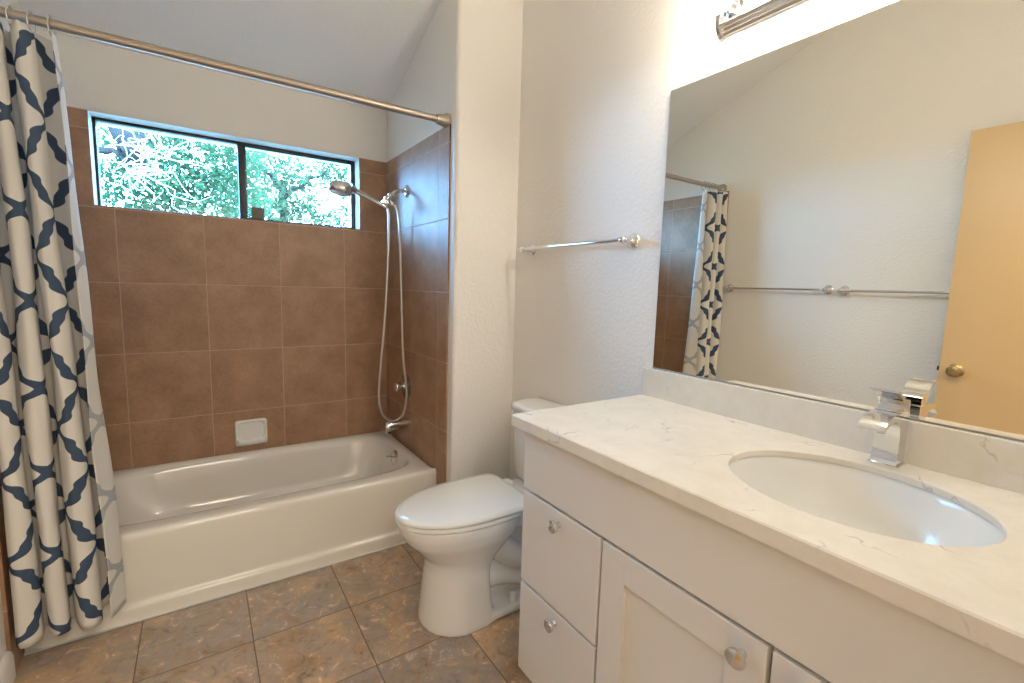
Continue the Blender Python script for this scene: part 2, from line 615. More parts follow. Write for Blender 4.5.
# window wall with its opening
bm = bmesh.new()
YF, YO = D + 0.008, D + 0.24
hx, hz = [0.0, WX0, WX1, XR], [0.0, ZSILL, ZT, ceil(YF)]
for i in range(3):
    for j in range(3):
        if i == 1 and j == 1:
            continue
        box(bm, hx[i], hx[i + 1], YF, YO, hz[j], hz[j + 1])
bmesh.ops.remove_doubles(bm, verts=bm.verts[:], dist=1e-5)
bad = [f for f in bm.faces if any(g is not f and (g.calc_center_median() - f.calc_center_median()).length < 1e-5 for e in f.edges for g in e.link_faces)]
bmesh.ops.delete(bm, geom=bad, context='FACES_ONLY')
wall_far = link('wall_far', bm, M['wall'], kind='structure', smooth=0)

# tiled surround: one mesh per wall, each a child of its wall
bm = bmesh.new()
box(bm, 0.010, XA, D, YF, 0.30, ZSILL)
box(bm, 0.010, WX0, D, YF, ZSILL, ZT)
box(bm, WX1, XA, D, YF, ZSILL, ZT)
link('tile_surround', bm, M['tile_far'], wall_far, smooth=0)
YT = -0.096
link('tile_surround', new_box(XA, XA + 0.0085, YT, D, 0.0, ZT, bev=0.0015, seg=1), M['tile_side'], wall_stub, smooth=0)
link('tile_surround', new_box(-0.001, 0.010, -0.111, D, 0.0, ZT, bev=0.0015, seg=1), M['tile_side'], wall_left, smooth=0)
bm = bmesh.new()
box(bm, XA - 0.001, XA + 0.009, YT, D, ZT - 0.064, ZT, bev=0.002, seg=1)
link('bullnose_tile', bm, M['tile_side'], wall_stub, smooth=0)

# doorway wall behind the camera and the hall beyond it
DX0, DX1, DZ = 0.10, 0.92, 2.09
bm = bmesh.new()
box(bm, 0.0, DX0, YB - 0.12, YB, 0, DZ)
box(bm, DX1, XR, YB - 0.12, YB, 0, DZ)
box(bm, 0.0, XR, YB - 0.12, YB, DZ, ceil(YB) + 0.02)
link('wall_near', bm, M['wall'], kind='structure', smooth=0)
bm = bmesh.new()
box(bm, -0.15, 2.05, YB - 1.75, YB - 1.65, 0, 2.5)
box(bm, -0.15, -0.03, YB - 1.65, YB - 0.12, 0, 2.5)
box(bm, 1.93, 2.05, YB - 1.65, YB - 0.12, 0, 2.5)
box(bm, -0.15, 2.05, YB - 1.75, YB - 0.12, 2.42, 2.52)
link('wall_hall', bm, M['wall'], kind='structure', smooth=0)
bm = bmesh.new()                               # door casing
box(bm, DX0 - 0.06, DX0, YB, YB + 0.015, 0, DZ + 0.06, bev=0.004)
box(bm, DX1, DX1 + 0.06, YB, YB + 0.015, 0, DZ + 0.06, bev=0.004)
box(bm, DX0, DX1, YB, YB + 0.015, DZ, DZ + 0.06, bev=0.004)
link('trim_1', bm, M['white_trim'], kind='structure')

bm = bmesh.new()                               # baseboard of the left wall
pr = [(0.0, 0.0), (0.016, 0.0), (0.016, 0.075), (0.012, 0.088), (0.006, 0.094), (0.0, 0.095)]
a = [bm.verts.new((x, -0.118, z)) for x, z in pr]
b = [bm.verts.new((x, YB, z)) for x, z in pr]
bm.faces.new(a); bm.faces.new(b[::-1])
for k in range(6):
    bm.faces.new([a[k], b[k], b[(k + 1) % 6], a[(k + 1) % 6]])
link('baseboard_left', bm, M['white_trim'], kind='structure')
bm = new_box(XA + 0.012, XR - 0.001, YS - 0.014, YS, 0.0, 0.095, bev=0.005)
link('baseboard_alcove', bm, M['white_trim'], kind='structure')
bm = new_box(XR - 0.014, XR, -0.99, YS - 0.014, 0.0, 0.095, bev=0.005)
link('baseboard_right', bm, M['white_trim'], kind='structure')
# caulk line where the tub meets the floor
bm = bmesh.new()
tube(bm, [(0.012, -0.013, 0.002), (XA - 0.002, -0.013, 0.002)], 0.0065, 8)
link('trim_2', bm, simple('white_caulk', (0.90, 0.88, 0.84), 0.5), kind='structure')

# window: bronze slider frame, centre bar, two panes
WY = D + 0.122
win = bpy.data.objects.new('window_1', None)
C.objects.link(win)
win.location = (0.768, WY, ZSILL)
win['kind'] = 'structure'
bm = bmesh.new()
fw = 0.011
box(bm, WX0, WX0 + fw, WY - 0.022, WY + 0.03, ZSILL, ZT, bev=0.002)
box(bm, WX1 - fw, WX1, WY - 0.022, WY + 0.03, ZSILL, ZT, bev=0.002)
box(bm, WX0, WX1, WY - 0.022, WY + 0.03, ZT - 0.013, ZT, bev=0.002)
box(bm, WX0, WX1, WY - 0.022, WY + 0.03, ZSILL, ZSILL + 0.012, bev=0.002)
link('window_frame', bm, M['bronze'], win)
bm = bmesh.new()
box(bm, 0.752, 0.785, WY - 0.018, WY + 0.016, ZSILL + 0.011, ZT - 0.012, bev=0.002)
link('centre_bar', bm, M['bronze'], win)
bm = bmesh.new()
x0, x1, z0, z1 = 0.782, WX1 - 0.010, ZSILL + 0.011, ZT - 0.012
box(bm, x0, x0 + 0.008, WY - 0.010, WY + 0.012, z0, z1)
box(bm, x1 - 0.008, x1, WY - 0.010, WY + 0.012, z0, z1)
box(bm, x0, x1, WY - 0.010, WY + 0.012, z1 - 0.007, z1)
box(bm, x0, x1, WY - 0.010, WY + 0.012, z0, z0 + 0.008)
link('sash', bm, M['bronze'], win)
link('pane', new_box(WX0 + 0.009, 0.755, WY + 0.010, WY + 0.014, ZSILL + 0.010, ZT - 0.011), M['glass'], win, smooth=0)
link('pane', new_box(0.788, WX1 - 0.016, WY - 0.001, WY + 0.003, ZSILL + 0.017, ZT - 0.017), M['glass'], win, smooth=0)
o = link('sash_block', new_box(0.806, 0.872, WY - 0.016, WY - 0.002, ZSILL + 0.018, ZSILL + 0.080, bev=0.003), M['sensor'], win)
o['label'] = 'small tan block at the foot of the right pane'

# door, standing open along the left wall
dx, dy0, dy1, dz1 = 0.078, -2.19, -1.388, 2.075
door = bpy.data.objects.new('door_1', None)
C.objects.link(door)
door.location = (dx, dy0, 0)
door['kind'] = 'structure'
link('door_leaf', new_box(dx, dx + 0.036, dy0, dy1, 0.012, dz1, bev=0.002), M['door'], door, smooth=20)
bm = bmesh.new()
lathe(bm, (dx + 0.036, -1.452, 0.936), (1, 0, 0), [(0, 0.033), (0.006, 0.033), (0.010, 0.026), (0.014, 0.014), (0.028, 0.012), (0.034, 0.019), (0.042, 0.026), (0.052, 0.0275), (0.060, 0.024), (0.064, 0.014), (0.0645, 0.006), (0.062, 0.0)], 28)
link('door_knob', bm, M['brass'], door)
bm = bmesh.new()
box(bm, dx + 0.012, dx + 0.026, dy1 - 0.004, dy1 + 0.011, 0.925, 0.947, bev=0.002)
link('latch', bm, M['dark'], door)
for z in (0.25, 1.05, 1.85):
    bm = bmesh.new()
    lathe(bm, (dx + 0.036, dy0 - 0.006, z - 0.045), (0, 0, 1), [(0, 0.006), (0.09, 0.006)], 12)
    link('hinge', bm, M['brass'], door)

# ------------------------------------------------------------------ bathtub
H = 0.342
tx0, tx1, ty0, ty1 = 0.0125, XA - 0.0015, 0.0, D - 0.0015
tub = thing('bathtub', 'cream alcove bathtub with a plain front apron under the window', 'bathtub', (0.768, 0.38, 0))
n = 128
bcx, bcy, ba, bb = (0.10 + 1.478) / 2, (0.070 + 0.730) / 2, (1.478 - 0.10) / 2, (0.730 - 0.070) / 2
bm = bmesh.new()
rings = []
def outer(z, ins):
    out = []
    x0, x1, y0, y1 = tx0 + ins, tx1 - ins, ty0 + ins, ty1 - ins
    for k in range(n):
        t = 2 * PI * k / n
        c, s = math.cos(t), math.sin(t)
        # square the circle so that the rays reach the rectangle's corners
        f = 1 / max(abs(c), abs(s))
        px, py = c * f, s * f
        out.append(Vector(((x0 + x1) / 2 + px * (x1 - x0) / 2, (y0 + y1) / 2 + py * (y1 - y0) / 2, z)))
    return out
# down the inside from the rolled rim to the bottom
rings.append(outer(H - 0.030, 0.0005))
rings.append(outer(H - 0.017, 0.0015))
rings.append(outer(H - 0.008, 0.005))
rings.append(outer(H - 0.002, 0.0125))
rings.append(outer(H, 0.024))
def basin(z, ins, e, sx=0.0, ix=0.0):
    return sup(bcx + sx, bcy, ba - ins - ix, bb - ins, e, z, n)
for z, ins, e, sx, ix in ((H, -0.004, 5.5, 0, 0), (H - 0.003, 0.008, 5.2, 0, 0), (H - 0.012, 0.018, 5.0, 0, 0), (H - 0.04, 0.026, 4.8, 0, 0.0),
                          (0.22, 0.042, 4.5, 0.006, 0.010), (0.14, 0.058, 4.2, 0.02, 0.035), (0.09, 0.078, 4.0, 0.03, 0.055), (0.072, 0.11, 3.8, 0.03, 0.06),
                          (0.066, 0.16, 3.5, 0.03, 0.06), (0.064, 0.26, 3.0, 0.03, 0.06)):
    rings.append(basin(z, ins, e, sx, ix))
loft(bm, rings, cap0=False, cap1=True)
link('basin', bm, M['tub'], tub, smooth=180)
# apron: a profile in (y, z) swept along x, with a stepped-out skirt at the floor
prof = [(0.022, H - 0.0004), (0.012, H - 0.002), (0.0045, H - 0.008), (0.001, H - 0.017), (0.0, H - 0.030), (0.001, H - 0.060), (0.003, 0.20), (0.005, 0.10), (0.0055, 0.075),
        (0.004, 0.066), (-0.001, 0.061), (-0.006, 0.057), (-0.0085, 0.051), (-0.009, 0.044), (-0.009, 0.0), (0.035, 0.0), (0.035, H - 0.04)]
bm = bmesh.new()
a = [bm.verts.new((tx0, y, z)) for y, z in prof]
b = [bm.verts.new((tx1, y, z)) for y, z in prof]
for k in range(len(prof)):
    bm.faces.new([a[k], a[(k + 1) % len(prof)], b[(k + 1) % len(prof)], b[k]])
bm.faces.new(a[::-1]); bm.faces.new(b)
link('apron', bm, M['tub'], tub, smooth=50)
bm = bmesh.new()
ov = Vector((1.4475, 0.40, 0.288)); oax = Vector((-1, 0, 0.17))
lathe(bm, ov, oax, [(0, 0.041), (0.006, 0.041), (0.010, 0.036), (0.013, 0.012), (0.012, 0.0)], 32)
op = link('overflow_plate', bm, M['satin'], tub)
op['label'] = 'round chrome overflow plate with a trip lever'
bm = bmesh.new()
tube(bm, [ov + oax.normalized() * 0.01, ov + oax.normalized() * 0.035 + Vector((0, 0, 0.006)), ov + oax.normalized() * 0.05 + Vector((0, 0, 0.002))], [0.004, 0.005, 0.006], 10)
link('trip_lever', bm, M['satin'], op)
bm = bmesh.new()
lathe(bm, (1.22, 0.40, 0.0635), (0, 0, 1), [(0, 0.036), (0.004, 0.034), (0.004, 0.02), (0.012, 0.018), (0.013, 0.0)], 24)
link('drain', bm, M['drain'], tub)

# soap dish on the window wall
sd = thing('soap_dish', 'white ceramic soap dish set in the brown wall tile above the tub', 'soap dish', (0.76, D, 0.363))
bm = bmesh.new()
sx0, sx1, sz0, sz1 = 0.682, 0.838, 0.368, 0.512
loft(bm, [[Vector((x, y, z)) for x, z in ring] for y, ring in (
    (D + 0.001, [(p.x, p.y) for p in sup(0.76, 0.44, 0.078, 0.072, 11, 0, 48)]),
    (D - 0.010, [(p.x, p.y) for p in sup(0.76, 0.44, 0.078, 0.072, 11, 0, 48)]),
    (D - 0.016, [(p.x, p.y) for p in sup(0.76, 0.44, 0.074, 0.068, 11, 0, 48)]),
    (D - 0.017, [(p.x, p.y) for p in sup(0.76, 0.452, 0.068, 0.052, 6, 0, 48)]),
    (D - 0.015, [(p.x, p.y) for p in sup(0.76, 0.452, 0.065, 0.049, 6, 0, 48)]),
    (D - 0.004, [(p.x, p.y) for p in sup(0.76, 0.452, 0.060, 0.044, 5, 0, 48)]))])
link('back_plate', bm, M['dish'], sd, smooth=50)
bm = bmesh.new()
rings = []
for z, a_, b_ in ((0.372, 0.050, 0.020), (0.376, 0.062, 0.034), (0.388, 0.070, 0.046), (0.402, 0.073, 0.052), (0.407, 0.071, 0.050), (0.404, 0.064, 0.044), (0.394, 0.056, 0.036), (0.390, 0.04, 0.02)):
    ring = []
    for k in range(40):
        t = PI + PI * k / 39
        c, s = math.cos(t), math.sin(t)
        ring.append(Vector((0.76 + a_ * math.copysign(abs(c) ** 0.6, c), D - 0.010 + b_ * -abs(s) ** 0.6 * 0.72, z)))
    rings.append(ring)
loft(bm, rings)
link('tray', bm, M['dish'], sd, smooth=60)

# ------------------------------------------------------------------ shower fittings on the alcove's right wall
sh = thing('hand_shower', 'chrome hand shower with a hose hanging in the tub corner', 'shower head', (XA, 0.42, 1.78))
bm = bmesh.new()
lathe(bm, (XA, 0.422, 1.783), (-1, 0, 0), [(0, 0.034), (0.004, 0.034), (0.012, 0.026), (0.015, 0.012)], 28)
link('flange', bm, M['satin'], sh)
bm = bmesh.new()
arm = catmull([(XA - 0.005, 0.422, 1.783), (1.485, 0.421, 1.782), (1.455, 0.42, 1.772), (1.425, 0.42, 1.742)], 8)
tube(bm, arm, 0.0105, 16)
link('shower_arm', bm, M['satin'], sh)
bm = bmesh.new()
lathe(bm, (1.440, 0.42, 1.757), (-0.75, 0, -0.68), [(0, 0.012), (0.004, 0.0155), (0.018, 0.0155), (0.022, 0.011), (0.028, 0.011), (0.032, 0.017), (0.046, 0.017), (0.050, 0.012), (0.052, 0.0)], 20)
lathe(bm, (1.418, 0.42, 1.735), (0.6, 0, -0.8), [(0, 0.011), (0.02, 0.011), (0.024, 0.0135), (0.040, 0.0135), (0.045, 0.009)], 16)
lathe(bm, (1.398, 0.42, 1.712), (0, -1, 0), [(-0.020, 0.0), (-0.020, 0.015), (0.020, 0.015), (0.020, 0.0)], 18)
link('bracket', bm, M['satin'], sh)
h0, h1 = Vector((1.408, 0.415, 1.684)), Vector((1.222, 0.40, 1.752))
hd = (h1 - h0)
bm = bmesh.new()
tube(bm, [h0 + hd * t for t in (-0.03, 0.0, 0.10, 0.14, 0.5, 0.85, 1.0, 1.06)], [0.010, 0.0135, 0.0135, 0.0115, 0.0125, 0.014, 0.019, 0.024], 18)
handle = link('handle', bm, M['satin'], sh)
bm = bmesh.new()
hc = Vector((1.165, 0.395, 1.740))
lathe(bm, hc + Vector((0.004, 0, 0.040)), (-0.22, -0.06, -0.97), [(0, 0.0), (0.002, 0.022), (0.010, 0.042), (0.024, 0.054), (0.040, 0.058), (0.054, 0.056), (0.060, 0.050), (0.061, 0.046), (0.058, 0.044), (0.058, 0.0)], 32)
tube(bm, [h1 + Vector((0.012, 0, -0.002)), h1 + Vector((-0.02, -0.003, 0.004)), hc + Vector((0.01, 0, 0.012))], [0.019, 0.026, 0.032], 18)
link('spray_head', bm, M['satin'], sh)
bm = bmesh.new()
hose = catmull([(1.444, 0.418, 1.702), (1.462, 0.416, 1.684), (1.476, 0.414, 1.62), (1.482, 0.412, 1.46), (1.486, 0.396, 1.10), (1.488, 0.380, 0.86), (1.499, 0.372, 0.74), (1.504, 0.370, 0.640), (1.490, 0.374, 0.556),
                (1.471, 0.388, 0.519), (1.433, 0.388, 0.507), (1.394, 0.388, 0.527), (1.367, 0.388, 0.570), (1.353, 0.390, 0.664), (1.366, 0.394, 0.85), (1.392, 0.402, 1.10), (1.412, 0.408, 1.44), (1.418, 0.412, 1.62), (1.414, 0.414, 1.668), (1.404, 0.415, 1.688)], 10)
tube(bm, hose, 0.0068, 12)
link('hose', bm, M['hose'], sh)

vl = thing('shower_valve', 'round chrome shower valve with a knob on the brown tile above the spout', 'shower valve', (XA, 0.43, 0.69))
bm = bmesh.new()
lathe(bm, (XA, 0.43, 0.692), (-1, 0, 0), [(0, 0.072), (0.004, 0.072), (0.011, 0.062), (0.014, 0.030), (0.024, 0.026), (0.025, 0.0)], 40)
link('escutcheon', bm, simple('dark_chrome', (0.42, 0.39, 0.36), 0.15, 1.0), vl)
bm = bmesh.new()
lathe(bm, (XA - 0.022, 0.43, 0.692), (-1, 0, 0), [(0, 0.014), (0.012, 0.014), (0.016, 0.024), (0.034, 0.028), (0.042, 0.025), (0.045, 0.012), (0.045, 0.0)], 24)
link('knob', bm, M['satin'], vl)

sp = thing('tub_spout', 'chrome tub spout on the tile just above the tub rim', 'spout', (XA, 0.413, 0.47))
bm = bmesh.new()
rings = []
for x, zc, ry, rz in ((XA, 0.472, 0.027, 0.027), (1.51, 0.472, 0.027, 0.027), (1.48, 0.472, 0.026, 0.026), (1.44, 0.471, 0.026, 0.026), (1.415, 0.466, 0.026, 0.030), (1.398, 0.460, 0.025, 0.032), (1.391, 0.457, 0.020, 0.026)):
    rings.append([Vector((x, 0.413 + 1.12 * ry * math.cos(2 * PI * k / 24), zc + 0.006 + 1.12 * rz * math.sin(2 * PI * k / 24))) for k in range(24)])
loft(bm, rings)
lathe(bm, (1.413, 0.413, 0.499), (0, 0, 1), [(0, 0.005), (0.012, 0.005), (0.013, 0.009), (0.018, 0.009), (0.019, 0.0)], 12)
link('spout_body', bm, M['satin'], sp)
bm = bmesh.new()
lathe(bm, (1.411, 0.413, 0.436), (0, 0, -1), [(0, 0.017), (0.004, 0.017), (0.004, 0.013), (0.0, 0.012)], 18)
link('outlet', bm, M['satin'], sp)

# ------------------------------------------------------------------ curtain rod, rings, curtain
RY, RZ = -0.057, 2.037
rod = thing('shower_curtain_rod', 'brushed nickel tension rod spanning the tub alcove', 'curtain rod', (0.77, RY, RZ))
bm = bmesh.new()
lathe(bm, (0.525, RY, RZ - 0.010), (1, 0, 0), [(0, 0.0), (0, 0.0150), (XA + 0.006 - 0.03 - 0.525, 0.0150), (XA + 0.006 - 0.03 - 0.525, 0.0)], 20)
link('outer_tube', bm, M['nickel'], rod)
bm = bmesh.new()
lathe(bm, (0.02, RY, RZ - 0.010), (1, 0, 0), [(0, 0.0), (0, 0.0138), (0.52, 0.0138), (0.52, 0.0)], 20)
link('inner_tube', bm, M['nickel'], rod)
for x, ax in ((XA + 0.008, -1), (0.0, 1)):
    bm = bmesh.new()
    lathe(bm, (x, RY, RZ - 0.010), (ax, 0, 0), [(0, 0.034), (0.006, 0.035), (0.010, 0.033), (0.024, 0.026), (0.05, 0.0215), (0.056, 0.0205), (0.058, 0.015)], 28)
    link('end_cap', bm, M['nickel'], rod)

# the curtain: a plan path for the top and one for the bottom, blended in height
ctop = [(.016,-.050),(.016,-.095),(.028,-.120),(.048,-.112),(.056,-.075),(.048,-.045),(.062,-.045),(.072,-.085),(.088,-.118),(.106,-.105),(.110,-.070),(.100,-.042),(.118,-.042),(.128,-.080),(.146,-.112),(.168,-.102),(.174,-.065),(.168,-.040),(.186,-.034),(.212,-.044),(.220,-.062),(.214,-.082)]
cbot = [(.018,-.022),(.020,-.105),(.040,-.152),(.072,-.140),(.084,-.100),(.070,-.050),(.088,-.060),(.100,-.115),(.122,-.138),(.146,-.120),(.146,-.080),(.132,-.048),(.152,-.052),(.164,-.100),(.188,-.150),(.218,-.138),(.228,-.095),(.218,-.045),(.246,-.022),(.276,-.020),(.282,-.045),(.252,-.112)]
NT, NV = 10, 70
ZB, ZC = 0.105, 1.996
T = catmull([(x, y, 0) for x, y in ctop], NT)
B = catmull([(x, y, 0) for x, y in cbot], NT)
arc = [0.0]
for p, q in zip(B, B[1:]):
    arc.append(arc[-1] + (q - p).length * 1.0)
bm = bmesh.new()
uvl = bm.loops.layers.uv.new('cloth')
grid = []
for j in range(NV + 1):
    f = j / NV
    row = []
    for i in range(len(T)):
        s = i / (len(T) - 1)
        g = f ** 1.3
        p = B[i] * (1 - g) + T[i] * g
        z = ZB + (ZC - ZB) * f
        p = p + Vector((0.006 * math.sin(5.5 * f + 9 * s) + 0.003 * math.sin(17 * f + 31 * s), 0.007 * math.sin(4.0 * f + 14 * s + 1), 0)) * math.sin(PI * f)
        drop = 0.0
        if j > NV - 4:                       # scalloped between the rings
            drop = 0.014 * (0.5 - 0.5 * math.cos(2 * PI * s * 6)) * (j - NV + 4) / 4
        if j < 3:
            drop = -0.006 * math.sin(23 * s) * (3 - j) / 3
        row.append(bm.verts.new((max(p.x, 0.0135), min(p.y, -0.016), z - drop)))
    grid.append(row)
for j in range(NV):
    for i in range(len(T) - 1):
        fc = bm.faces.new([grid[j][i], grid[j][i + 1], grid[j + 1][i + 1], grid[j + 1][i]])
        for lp, (a_, b_) in zip(fc.loops, ((i, j), (i + 1, j), (i + 1, j + 1), (i, j + 1))):
            lp[uvl].uv = (arc[a_] + 0.043, ZB + (ZC - ZB) * b_ / NV + 0.02)
me = bpy.data.meshes.new('shower_curtain')
bm.normal_update()
bm.to_mesh(me); bm.free()
me.materials.append(M['cloth']); me.materials.append(M['cloth_back'])
for p in me.polygons:
    p.use_smooth = True
cur = bpy.data.objects.new('shower_curtain', me)
C.objects.link(cur)
tag(cur, 'white shower curtain with a slate blue trellis print bunched at the left', 'shower curtain')
so = cur.modifiers.new('thickness', 'SOLIDIFY')
so.thickness = 0.0016
so.offset = -1
so.material_offset = 1
so.material_offset_rim = 0

ring_lab = ['metal curtain ring nearest the left wall', 'metal curtain ring second from the left wall', 'metal curtain ring in the middle of the bunched curtain top',
            'metal curtain ring second from the free edge of the curtain', 'metal curtain ring at the free edge of the curtain']
ring0 = None
for k, x in enumerate((0.040, 0.086, 0.126, 0.168, 0.212)):
    if ring0 is None:
        ring0 = thing('curtain_ring', ring_lab[0], 'curtain ring', (x, RY, RZ - 0.010), 'curtain rings')
        bm = bmesh.new()
        lp = [(x + 0.004 * math.sin(a), RY + 0.022 * math.sin(a), RZ - 0.017 + (0.028 if math.cos(a) > 0 else 0.030) * math.cos(a)) for a in [2 * PI * q / 36 for q in range(37)]]
        tube(bm, lp, 0.0019, 8)
        link('hoop', bm, M['satin'], ring0)
        bm = bmesh.new()
        for dy in (-0.010, 0.0, 0.010):
            lathe(bm, (x, RY + dy, RZ + 0.0085), (0, 0, 1), [(-0.0035, 0.0), (-0.002, 0.003), (0, 0.0038), (0.002, 0.003), (0.0035, 0.0)], 10)
        link('roller_balls', bm, M['satin'], ring0)
    else:
        dup(ring0, (x - 0.040, 0, 0), ring_lab[k], 'curtain rings')

# ------------------------------------------------------------------ towel bars
def towel_bar(name, label, wall_x, sgn, y0, y1, z):
    t = thing(name, label, 'towel bar', (wall_x, (y0 + y1) / 2, z), 'chrome towel bars')
    for y in (y0, y1):
        bm = bmesh.new()
        lathe(bm, (wall_x, y, z), (sgn, 0, 0), [(0, 0.028), (0.004, 0.029), (0.008, 0.027), (0.012, 0.021), (0.017, 0.013), (0.022, 0.0095), (0.030, 0.0085), (0.038, 0.010), (0.044, 0.008), (0.050, 0.007)], 28)
        f = link('flange', bm, M['chrome'], t)
        bm = bmesh.new()
        e = -1 if y == min(y0, y1) else 1
        lathe(bm, (wall_x + sgn * 0.058, y - e * 0.018, z), (0, e, 0), [(0, 0.009), (0.006, 0.0115), (0.010, 0.009), (0.012, 0.0125), (0.020, 0.0145), (0.028, 0.0125), (0.031, 0.008), (0.035, 0.0095), (0.040, 0.0075), (0.044, 0.0)], 20)
        link('finial', bm, M['chrome'], f)
    bm = bmesh.new()
    lathe(bm, (wall_x + sgn * 0.058, y0, z), (0, 1, 0), [(0, 0.0), (0, 0.0075), (y1 - y0, 0.0075), (y1 - y0, 0.0)], 18)
    link('bar', bm, M['chrome'], t)
    return t
towel_bar('towel_bar', 'chrome towel bar above the toilet, left of the mirror', XR, -1, -0.913, -0.292, 1.456)
tl = towel_bar('towel_bar', 'chrome towel bar on the far wall in the mirror, next to the curtain', 0.0, 1, -0.812, -0.179, 1.317)
dup(tl, (0, -0.718, -0.004), 'chrome towel bar in the mirror that runs behind the tan door', 'chrome towel bars')

# ------------------------------------------------------------------ toilet (its back to the mirror wall, facing -x)
TY = -0.578
toi = thing('toilet', 'white two-piece toilet with closed lid beside the vanity', 'toilet', (1.5, TY, 0))
def egg(xf, xb, hw, z, n=64, eb=2.6, ef=2.0, split=0.55):
    """outline from front xf to back xb; widest at split of the way back"""
    xm = xf + (xb - xf) * split
    out = []
    for k in range(n):
        t = 2 * PI * k / n
        c, s = math.cos(t), math.sin(t)
        e = ef if c < 0 else eb
        L = (xm - xf) if c < 0 else (xb - xm)
        out.append(Vector((xm + L * math.copysign(abs(c) ** (2 / e), c), TY + hw * math.copysign(abs(s) ** (2 / e), s), z)))
    return out
bm = bmesh.new()
# front pedestal flowing up into the bowl
loft(bm, [egg(1.194, 1.455, 0.146, 0.0, eb=6), egg(1.195, 1.453, 0.145, 0.02, eb=6), egg(1.202, 1.445, 0.138, 0.08, eb=6), egg(1.210, 1.438, 0.131, 0.16, eb=5.5),
          egg(1.217, 1.450, 0.126, 0.225, eb=4), egg(1.212, 1.480, 0.130, 0.262, eb=3.4), egg(1.176, 1.530, 0.146, 0.305, eb=3), egg(1.138, 1.570, 0.164, 0.345, eb=3),
          egg(1.116, 1.590, 0.174, 0.385, eb=3), egg(1.110, 1.600, 0.176, 0.420, eb=3)])
# back of the foot, trapway and the shelf that carries the tank
box(bm, 1.40, 1.80, TY - 0.140, TY + 0.140, 0.0, 0.036, bev=0.014, seg=3)
for s in (-1, 1):
    tube(bm, catmull([(1.40, TY + s * 0.045, 0.33), (1.49, TY + s * 0.060, 0.265), (1.58, TY + s * 0.062, 0.195), (1.67, TY + s * 0.060, 0.20), (1.74, TY + s * 0.05, 0.31)], 6), 0.055, 16)
    tube(bm, catmull([(1.42, TY + s * 0.045, 0.13), (1.50, TY + s * 0.055, 0.135), (1.60, TY + s * 0.062, 0.105), (1.70, TY + s * 0.055, 0.05)], 6), 0.042, 16)
box(bm, 1.42, 1.80, TY - 0.060, TY + 0.060, 0.02, 0.38, bev=0.03, seg=3)
box(bm, 1.52, 1.845, TY - 0.145, TY + 0.145, 0.350, 0.426, bev=0.03, seg=4)
bowl = link('bowl', bm, M['china'], toi, smooth=180)
rm = bowl.modifiers.new('fuse', 'REMESH')
rm.mode = 'VOXEL'
rm.voxel_size = 0.007
rm.use_smooth_shade = True
sm = bowl.modifiers.new('soften', 'SMOOTH')
sm.factor = 0.5
sm.iterations = 7
bm = bmesh.new()
loft(bm, [egg(1.109, 1.602, 0.174, 0.4195, eb=4), egg(1.103, 1.607, 0.178, 0.424, eb=4), egg(1.103, 1.607, 0.178, 0.433, eb=4), egg(1.108, 1.602, 0.173, 0.4375, eb=4)])
link('seat', bm, M['seat'], toi, smooth=50)
bm = bmesh.new()
loft(bm, [egg(1.108, 1.602, 0.174, 0.4395, eb=9), egg(1.101, 1.606, 0.179, 0.444, eb=9), egg(1.101, 1.606, 0.179, 0.451, eb=9), egg(1.107, 1.602, 0.174, 0.4565, eb=9), egg(1.130, 1.585, 0.152, 0.4595, eb=7), egg(1.23, 1.52, 0.085, 0.4615, eb=5)])
link('lid', bm, M['seat'], toi, smooth=50)
for s in (-1, 1):
    link('hinge', new_box(1.598, 1.640, TY + s * 0.075 - 0.022, TY + s * 0.075 + 0.022, 0.424, 0.452, bev=0.008, seg=3), M['seat'], toi)
TYC = TY
def tank_ring(xf, hw, z, nn=64):
    out = []
    for k in range(nn):
        t = 2 * PI * k / nn
        c, s = math.cos(t), math.sin(t)
        xb = 1.862
        if c < 0:
            x = 1.79 - (1.79 - xf) * abs(c) ** (2 / 3.4)
        else:
            x = 1.79 + (xb - 1.79) * abs(c) ** (2 / 8)
        out.append(Vector((x, TYC + hw * math.copysign(abs(s) ** (2 / 5), s), z)))
    return out
bm = bmesh.new()
loft(bm, [tank_ring(1.725, 0.150, 0.4255), tank_ring(1.708, 0.168, 0.432), tank_ring(1.698, 0.178, 0.47), tank_ring(1.690, 0.184, 0.60), tank_ring(1.686, 0.188, 0.735)])
tank = link('tank', bm, M['china'], toi, smooth=50)
bm = bmesh.new()
loft(bm, [tank_ring(1.684, 0.190, 0.735), tank_ring(1.677, 0.197, 0.741), tank_ring(1.676, 0.198, 0.758), tank_ring(1.684, 0.190, 0.767), tank_ring(1.705, 0.170, 0.770)])
link('tank_lid', bm, M['china'], toi, smooth=50)
bm = bmesh.new()
lathe(bm, (1.692, TYC - 0.125, 0.685), (-1, 0, 0), [(0, 0.014), (0.01, 0.014), (0.013, 0.009), (0.02, 0.0)], 16)
tube(bm, [(1.678, TYC - 0.125, 0.685), (1.672, TYC - 0.09, 0.682), (1.672, TYC - 0.055, 0.678)], [0.007, 0.006, 0.007], 10)
link('flush_lever', bm, M['chrome'], tank)
bmc = None
for s in (-1, 1):
    bm = bmesh.new()
    lathe(bm, (1.545, TY + s * 0.104, 0.034), (0, 0, 1), [(0, 0.019), (0.014, 0.019), (0.030, 0.014), (0.038, 0.0)], 18)
    link('bolt_cap', bm, M['china'], toi)

